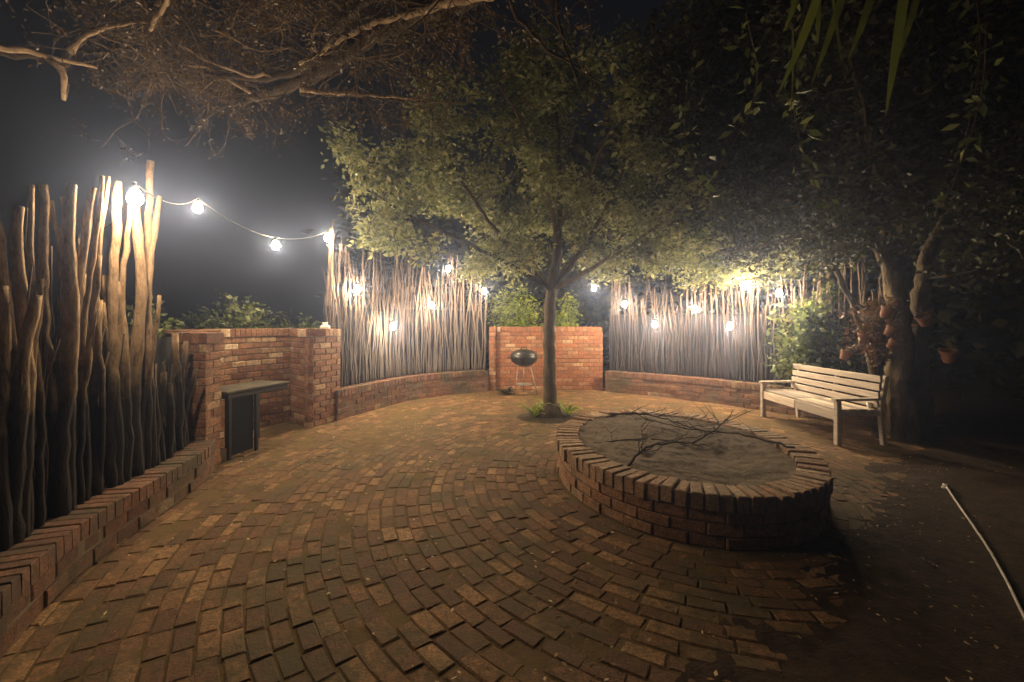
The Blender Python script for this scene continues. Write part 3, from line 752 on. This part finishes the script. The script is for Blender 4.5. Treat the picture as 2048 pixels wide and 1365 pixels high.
while len(T2) < 820 and tries < 50000:
    tries += 1
    x = random.uniform(1.6, 9.5); y = random.uniform(3.0, 9.0); z = random.uniform(1.9, 6.6)
    if ((x-5.2)/3.9)**2+((y-5.9)/3.0)**2+((z-4.4)/2.4)**2 > 1: continue
    low = 2.3-.4*min(1, max(0, x-4.3))+.25*noise.noise(Vector((x, y, 0)))+max(0, 4.6-y)*.55
    if z < low: continue
    if noise.noise(Vector((x*.8, y*.8, z))+Vector((2, 5, 1))) < -.2: continue
    T2.append((x, y, z))
C2 = grow(sk2, T2, br, .008)
br.build('branches', M_bark, root, smooth=True)
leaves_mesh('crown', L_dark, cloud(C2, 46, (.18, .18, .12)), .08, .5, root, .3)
# lighter twigs of the same tree near the last bulbs
root2 = thing('young_tree', (4.05, 8.35, .0), 'light green leafy sapling above the right fence near the last two bulbs', 'tree')
st = MB(); s3 = limb(st, [(4.3, 8.35, 0), (4.28, 8.3, 1.3), (4.1, 8.2, 2.2), (3.9, 8.1, 3.0)], .035, .012, 7)
T3 = [(random.gauss(3.95, .75), random.gauss(8.0, .4), random.gauss(2.75, .28)) for _ in range(130)]
T3 = [t for t in T3 if t[2] > 2.2]
st_br = MB(); C3 = grow(s3[8:], T3, st_br, .005); st.build('trunk', M_bark, root2, smooth=True); st_br.build('branches', M_bark, root2, smooth=True)
leaves_mesh('crown', L_olive, cloud(C3, 26, (.12, .12, .08)), .08, .55, root2, .2)

# dark woodland mass behind everything at right
cen = []
for k in range(2600):
    a = random.uniform(-.35, 1.25); rr = random.uniform(12, 17)
    cen.append((rr*math.sin(a)+0.0, rr*math.cos(a), random.uniform(0, 1)**.8*(5.0+7.5*max(0, a)+.8*math.sin(a*13))))
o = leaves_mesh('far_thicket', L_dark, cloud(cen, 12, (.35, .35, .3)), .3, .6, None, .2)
tag(o, 'dark mass of trees and bushes beyond the fences', 'thicket', kind='stuff')

# overhead thorn tree: trunk out of view behind the camera, limbs reaching over
root = thing('thorn_tree', (1.7, -2.6, 0), 'big thorn tree with dark limbs and fine twigs hanging over the top left', 'tree')
tr = MB(); limb(tr, [(1.7, -2.6, -.1), (1.6, -2.5, 1.2), (1.45, -2.2, 2.6), (1.2, -1.4, 3.6)], .3, .2, 14, .1); tr.build('trunk', M_darkbark, root, smooth=True)
br = MB(); sk4 = []
ML = [at(1000, -20, 2.9), at(860, 12, 3.3), at(720, 85, 3.8), at(620, 165, 4.2), at(520, 190, 4.6), at(455, 180, 4.9), at(400, 160, 5.2)]
sets = [([(1.2, -1.4, 3.6), (.7, .4, 4.1)]+ML, .16, .03),
 ([at(520, 190, 4.6), at(470, 205, 4.9), at(390, 170, 5.2), at(330, 120, 5.6)], .05, .02),
 ([at(720, 85, 3.8), at(690, 120, 3.9), at(640, 115, 4.0), at(560, 160, 4.2), at(410, 150, 4.4)], .055, .02),
 ([at(600, 185, 4.3), at(700, 190, 4.6), at(790, 198, 4.9), at(880, 205, 5.2)], .03, .01),
 ([at(720, 85, 3.8), at(640, 90, 3.6), at(700, 30, 3.3), at(760, -20, 3.0)], .035, .03),
 ([at(-40, 95, 3.4), at(40, 105, 3.5), at(120, 120, 3.6), at(135, 175, 3.7), at(128, 200, 3.7)], .05, .015),
 ([at(125, 130, 3.6), at(150, 80, 3.7), at(220, 52, 3.9), at(300, 45, 4.1)], .035, .015),
 ([at(-60, 60, 2.9), at(-40, 95, 3.4)], .06, .05),
 ([at(330, 60, 4.5), at(300, 45, 4.1), at(330, -30, 3.4)], .02, .03),
 ([at(470, 190, 4.9), at(420, 130, 4.8), at(440, 60, 4.4), at(520, -20, 3.9)], .03, .03),
 ([at(1110, -30, 2.6), at(1125, 60, 2.8), at(1135, 120, 2.9), at(1160, 180, 3.0)], .014, .006),
 ([at(1020, -10, 2.9), at(1050, 60, 3.2), at(1110, 110, 3.4), at(1210, 170, 3.7)], .018, .006),
 ([at(860, 12, 3.3), at(870, 60, 3.6), at(900, 110, 3.9), at(950, 150, 4.2)], .022, .006),
 ([at(560, 190, 4.5), at(430, 215, 4.9), at(400, 260, 5.2), at(370, 290, 5.4)], .025, .006),
 ([at(330, 130, 5.5), at(250, 180, 5.6), at(265, 240, 5.7), at(300, 270, 5.7)], .03, .008),
 ([(.7, .4, 4.1), (-.8, .6, 4.3), (-1.9, 1.6, 4.15), at(-60, 60, 2.9)], .09, .06),
 ([(-1.9, 1.6, 4.15), at(330, -30, 3.4), at(440, -60, 3.9)], .05, .035),
 ([(.7, .4, 4.1), (1.2, 1.6, 4.6), at(1110, -30, 2.6)], .05, .014),
 ([at(520, -20, 3.9), at(620, -40, 3.6), at(760, -20, 3.0)], .03, .03)]
for i, (pts, r0, r1) in enumerate(sets):
    P = limb(br, pts, r0, r1, 10 if r0 > .04 else 6, .12, .09)
    sk4 += [p for p in P if p.y > 1.8]
br.build('limbs', M_darkbark, root, smooth=True)
pl = MB()
for pts, r0, r1 in [([at(1000, -20, 2.6), at(830, 25, 3.2), at(720, 55, 3.5), at(660, 90, 3.7), at(600, 130, 3.9)], .03, .014),
 ([at(600, 180, 4.2), at(680, 186, 4.4), at(790, 196, 4.7), at(900, 206, 5.0)], .026, .008),
 ([at(500, 185, 4.4), at(455, 160, 4.4), at(420, 135, 4.4), at(380, 130, 4.4)], .022, .01),
 ([at(545, 155, 4.2), at(480, 148, 4.2), at(430, 128, 4.2), at(360, 90, 4.0)], .02, .008),
 ([at(-40, 88, 3.2), at(30, 100, 3.3), at(110, 118, 3.4), at(190, 130, 3.6)], .03, .012),
 ([at(100, 120, 3.4), at(132, 150, 3.45), at(128, 200, 3.5)], .03, .014),
 ([at(140, 105, 3.5), at(170, 65, 3.6), at(240, 48, 3.8), at(320, 45, 4.0)], .026, .01),
 ([at(300, 60, 4.0), at(320, 20, 3.7), at(360, -30, 3.4)], .018, .02),
 ([at(620, 100, 3.8), at(720, 120, 4.0), at(820, 98, 4.2)], .01, .005),
 ([at(430, 60, 3.8), at(520, 110, 4.0), at(590, 90, 4.1)], .008, .004)]: limb(pl, pts, r0, r1, 8, .14, .08)
pl.build('lit_limbs', M_pole0, root, smooth=True)  # limbs repeated in paler bark, the light on them put into the colour
tw = MB(); tips = []
def twig(p, d, ln, r, lev):
    n = 4; q = [p]; dd = d.copy()
    for i in range(n):
        dd = (dd+Vector((random.gauss(0, .22), random.gauss(0, .22), random.gauss(0, .18)-.03))).normalized(); q.append(q[-1]+dd*ln/n)
    tw.tube(q, [r*(1-.6*i/n) for i in range(n+1)], 4 if r > .004 else 3, cap=False)
    tips.extend([tuple(x) for x in q[2:]])
    if lev > 0:
        for k in range(random.choice((2, 3))):
            j = random.randrange(1, n+1); s = (dd+Vector((random.gauss(0, .8), random.gauss(0, .8), random.gauss(0, .6)))).normalized(); twig(q[j], s, ln*random.uniform(.5, .75), r*.6, lev-1)
sk5 = [p for p in sk4 if p.z > 3.7+.12*(p.y-3)]
for k in range(300):
    p = random.choice(sk5); d = Vector((random.gauss(0, 1), random.gauss(0, 1), random.gauss(.35, .5))).normalized()
    twig(p, d, random.uniform(.35, .8), random.uniform(.005, .009), 3)
tw.build('twigs', M_twig, root)
tips = [t for t in tips if t[2] < 5.4 and t[1] > 1.6]
leaves_mesh('foliage', L_brown, cloud(random.sample(tips, min(len(tips), 4200)), 4, .035), .034, .4, root, .1)

# strap leaved plant hanging at top right, near the camera
root = thing('hanging_strap_plant', tuple(at(1700, -60, 2.6)), 'long yellow green strap leaves hanging down at the top right', 'plant')
def strap(px0, py0, px1, py1, Y, wpx, lean=.0):
    mb = MB(); a = at(px0, py0, Y); b_ = at(px1, py1, Y+lean); vs = []; n = 9
    for i in range(n+1):
        t = i/n; p = a.lerp(b_, t)+Vector((.03*math.sin(t*3), .05*math.sin(t*2.5), .0)); w = wpx*Y/F*.5*math.sin(math.pi*min(.985, .3+t*.69)); s = Vector((.85, .5, 0))
        vs += [p-s*w, p+Vector((0, .3*w, 0)), p+s*w]
    mb.add(vs, [q for i in range(n) for q in ((3*i, 3*i+1, 3*i+4, 3*i+3), (3*i+1, 3*i+2, 3*i+5, 3*i+4))]); mb.build('leaf', L_blade, root, smooth=True)
for q in ((1650, -50, 1560, 185, 2.5, 30), (1815, -60, 1778, 230, 2.6, 48), (1635, -40, 1640, 90, 2.8, 22), (1700, -60, 1625, 170, 3.0, 26), (1600, -40, 1570, 60, 2.7, 18), (1760, -60, 1700, 120, 3.1, 30), (1586, 60, 1585, 240, 3.0, 7), (1660, -40, 1690, 130, 2.9, 16), (1850, -60, 1800, 120, 3.0, 30)): strap(*q)
# grasping support: a bough that carries it
mb = MB(); limb(mb, [(5.0, 3.8, 4.3), (3.8, 3.0, 4.0), (2.4, 2.6, 3.65), (1.2, 2.3, 3.75)], .05, .02, 8); mb.build('bough', M_bark, root, smooth=True)
# scattered shiny leaves at upper right: a creeper
root = thing('creeper', (4.6, 3.6, 3.3), 'sparse shiny leaves of a creeper hanging in the dark at the upper right', 'creeper')
st = MB(); cen = []
for k in range(11):
    x = random.uniform(1.7, 5.6); y = random.uniform(2.9, 4.4); z1 = random.uniform(3.2, 4.6); z0 = z1-random.uniform(.6, 1.7)
    P = crv([(x, y, z1), (x+random.gauss(0, .15), y, (z0+z1)/2), (x+random.gauss(0, .25), y, z0)], .12); st.tube(P, .004, 4, cap=False); cen += [tuple(p) for p in P]
st.build('stems', M_bark, root); leaves_mesh('foliage', L_green, cloud(cen, 3, .06), .1, .42, root, .5)

# terracotta pots around the gnarled stems
def potf(px, py, Y, s, label, tilt, rim=True):
    c = at(px, py, Y); root = thing('flower_pot', tuple(c), label, 'flower pot', 'terracotta pots hung on the gnarled stems')
    ax = Vector((math.sin(tilt), -.25, math.cos(tilt))).normalized(); mb = MB()
    mb.lathe(c, [(.045*s, -.06*s), (.068*s, .04*s), (.078*s, .04*s), (.08*s, .075*s), (.068*s, .075*s), (.04*s, -.04*s)], 18, ax); mb.build('pot', M_terra, root)
    pw = MB(); e_ = Vector((5.0 if c.x < 5.15 else 5.28, 5.78, c.z+.12)); pw.tube([c+ax*.07*s, c.lerp(e_, .5)+Vector((0, 0, .05)), e_], .003, 4); pw.build('wire', M_darksteel, root)
    cen = [tuple(c+ax*.09*s)]; leaves_mesh('plant', L_rust, cloud(cen, 26, .035*s), .06, .4, root, -.3)
potf(1772, 627, 5.35, .95, 'small terracotta pot high on the stems, left of the two trunks', .3)
potf(1848, 642, 5.35, 1.0, 'terracotta pot tilted at the top of the right hand trunk', -.5)
potf(1897, 714, 5.3, 1.1, 'lone terracotta pot hanging in the dark, farthest right', -.2)
potf(1779, 664, 5.3, .8, 'small pale terracotta pot just below the highest left pot', .5)
potf(1783, 690, 5.3, .7, 'smallest pale pot, lowest on the left face of the stems', .6)
potf(1727, 678, 5.75, .95, 'terracotta pot among leaves above the bench back', .1)
potf(1690, 712, 5.9, .9, 'terracotta pot lowest among the leaves, just over the bench back', .3)
clump_plant('dry_plant', (4.72, 5.8, .95), (.5, .25), .95, 30, L_rust, .065, 'rust coloured dry foliage on the stems above the bench', 'plant', 8, sig=.05)

# small things
c = at(650, 657, 6.75); c.z = 1.405
mb = MB(); mb.lathe(c, [(.075, 0), (.07, .035), (.04, .06), (.025, .065), (.045, .09), (.04, .095), (.012, .075)], 18)
tag(mb.build('ornament', M_white, smooth=True, loc=tuple(c)), 'small white ornament standing on top of the recess wall by the tall post', 'ornament')
blade_plant('low_plant', (-.12, 9.35, .0), 40, .3, .05, L_dark, 'low dark green tuft on the ground left of the kettle grill', 'plant', 1.1)
# rope at right
rp = crv([(3.9, 4.07, .02), (3.88, 4.03, .05), (3.44, 3.4, .012), (2.99, 2.78, .012), (2.56, 2.25, .012), (2.1, 1.7, .012)], .05)
rp = [Vector((p.x, p.y, max(p.z, dz2(p.x, p.y)+.012, .012))) for p in rp]
root = thing('rope', tuple(rp[0]), 'pale thin rope lying on the dark ground at the lower right', 'rope')
mb = MB(); mb.tube(rp, .008, 7, wob=.08); mb.build('cord', M_rope, root, smooth=True)
mb = MB(); mb.lathe(Vector((3.86, 4.0, .0)), [(.03, 0), (.034, .03), (.02, .055), (.008, .06)], 12); mb.build('knot', M_rope, root, smooth=True)

# litter: fallen leaves and grit
cen = []
while len(cen) < 3800:
    x = random.uniform(-3.0, 5.5); y = random.uniform(.8, 9.6)
    if ((x-PC[0])/(PA+.04))**2+((y-PC[1])/(PB+.04))**2 < 1: continue
    if noise.noise(Vector((x*1.2, y*1.2, 5)))+random.gauss(0, .25) < -.05: continue
    cen.append((x, y, .016))
o = leaves_mesh('fallen_leaves', L_dry, np.array(cen), .028, .55, None, 0); me = o.data
co = np.zeros(len(me.vertices)*3); me.vertices.foreach_get('co', co); co = co.reshape(-1, 3); co[:, 2] = .012+np.abs(co[:, 2]-.016)*.35+.002; base = np.repeat(np.array([max(0, dz2(x, y)+.002, dz(x, y)+.002) for x, y, _ in cen]), 4); co[:, 2] += np.maximum(0, base-.006); me.vertices.foreach_set('co', co.ravel())
tag(o, 'small dry leaves and bits scattered over the paving', 'leaf litter', kind='stuff')

# ------------------------------------------------------------------ haze
HAZE = .0105
if HAZE:
    mb = MB(); mb.box((3, 8, 7.9), 46, 30, 18, None)
    m = bpy.data.materials.new('haze'); m.use_nodes = True; nt = m.node_tree; nt.nodes.clear()
    v = nt.nodes.new('ShaderNodeVolumePrincipled'); v.inputs['Color'].default_value = (.47, .60, 1, 1); v.inputs['Density'].default_value = HAZE
    v.inputs['Anisotropy'].default_value = .84
    o = nt.nodes.new('ShaderNodeOutputMaterial'); nt.links.new(v.outputs[0], o.inputs['Volume'])
    hz = mb.build('haze', m); tag(hz, 'thin night haze glowing around the bulbs', 'haze', kind='stuff')

# ------------------------------------------------------------------ world
wd = bpy.data.worlds.new('World'); S.world = wd; wd.use_nodes = True; nt = wd.node_tree
sky = nt.nodes.new('ShaderNodeTexSky'); sky.sky_type = 'NISHITA'; sky.sun_disc = False
sky.sun_elevation = R(-2.5); sky.sun_rotation = R(200)
bg = nt.nodes['Background']; nt.links.new(sky.outputs[0], bg.inputs[0]); bg.inputs[1].default_value = .05

# ------------------------------------------------------------------ camera
cam = bpy.data.cameras.new('camera'); co = bpy.data.objects.new('camera', cam); C.objects.link(co)
co.location = (0, 0, H); co.rotation_euler = (R(90), 0, 0)
cam.sensor_width = 36; cam.lens = F/2048*36; cam.shift_y = -(682.5-HZ)/2048
cam.clip_start = .05; cam.clip_end = 1000
S.camera = co
S.render.engine = 'CYCLES'
S.cycles.max_bounces = 5; S.cycles.diffuse_bounces = 3; S.cycles.volume_bounces = 0; S.cycles.transmission_bounces = 3
S.view_settings.view_transform = 'Standard'; S.view_settings.look = 'None'
S.view_settings.exposure = 0; S.view_settings.gamma = 1
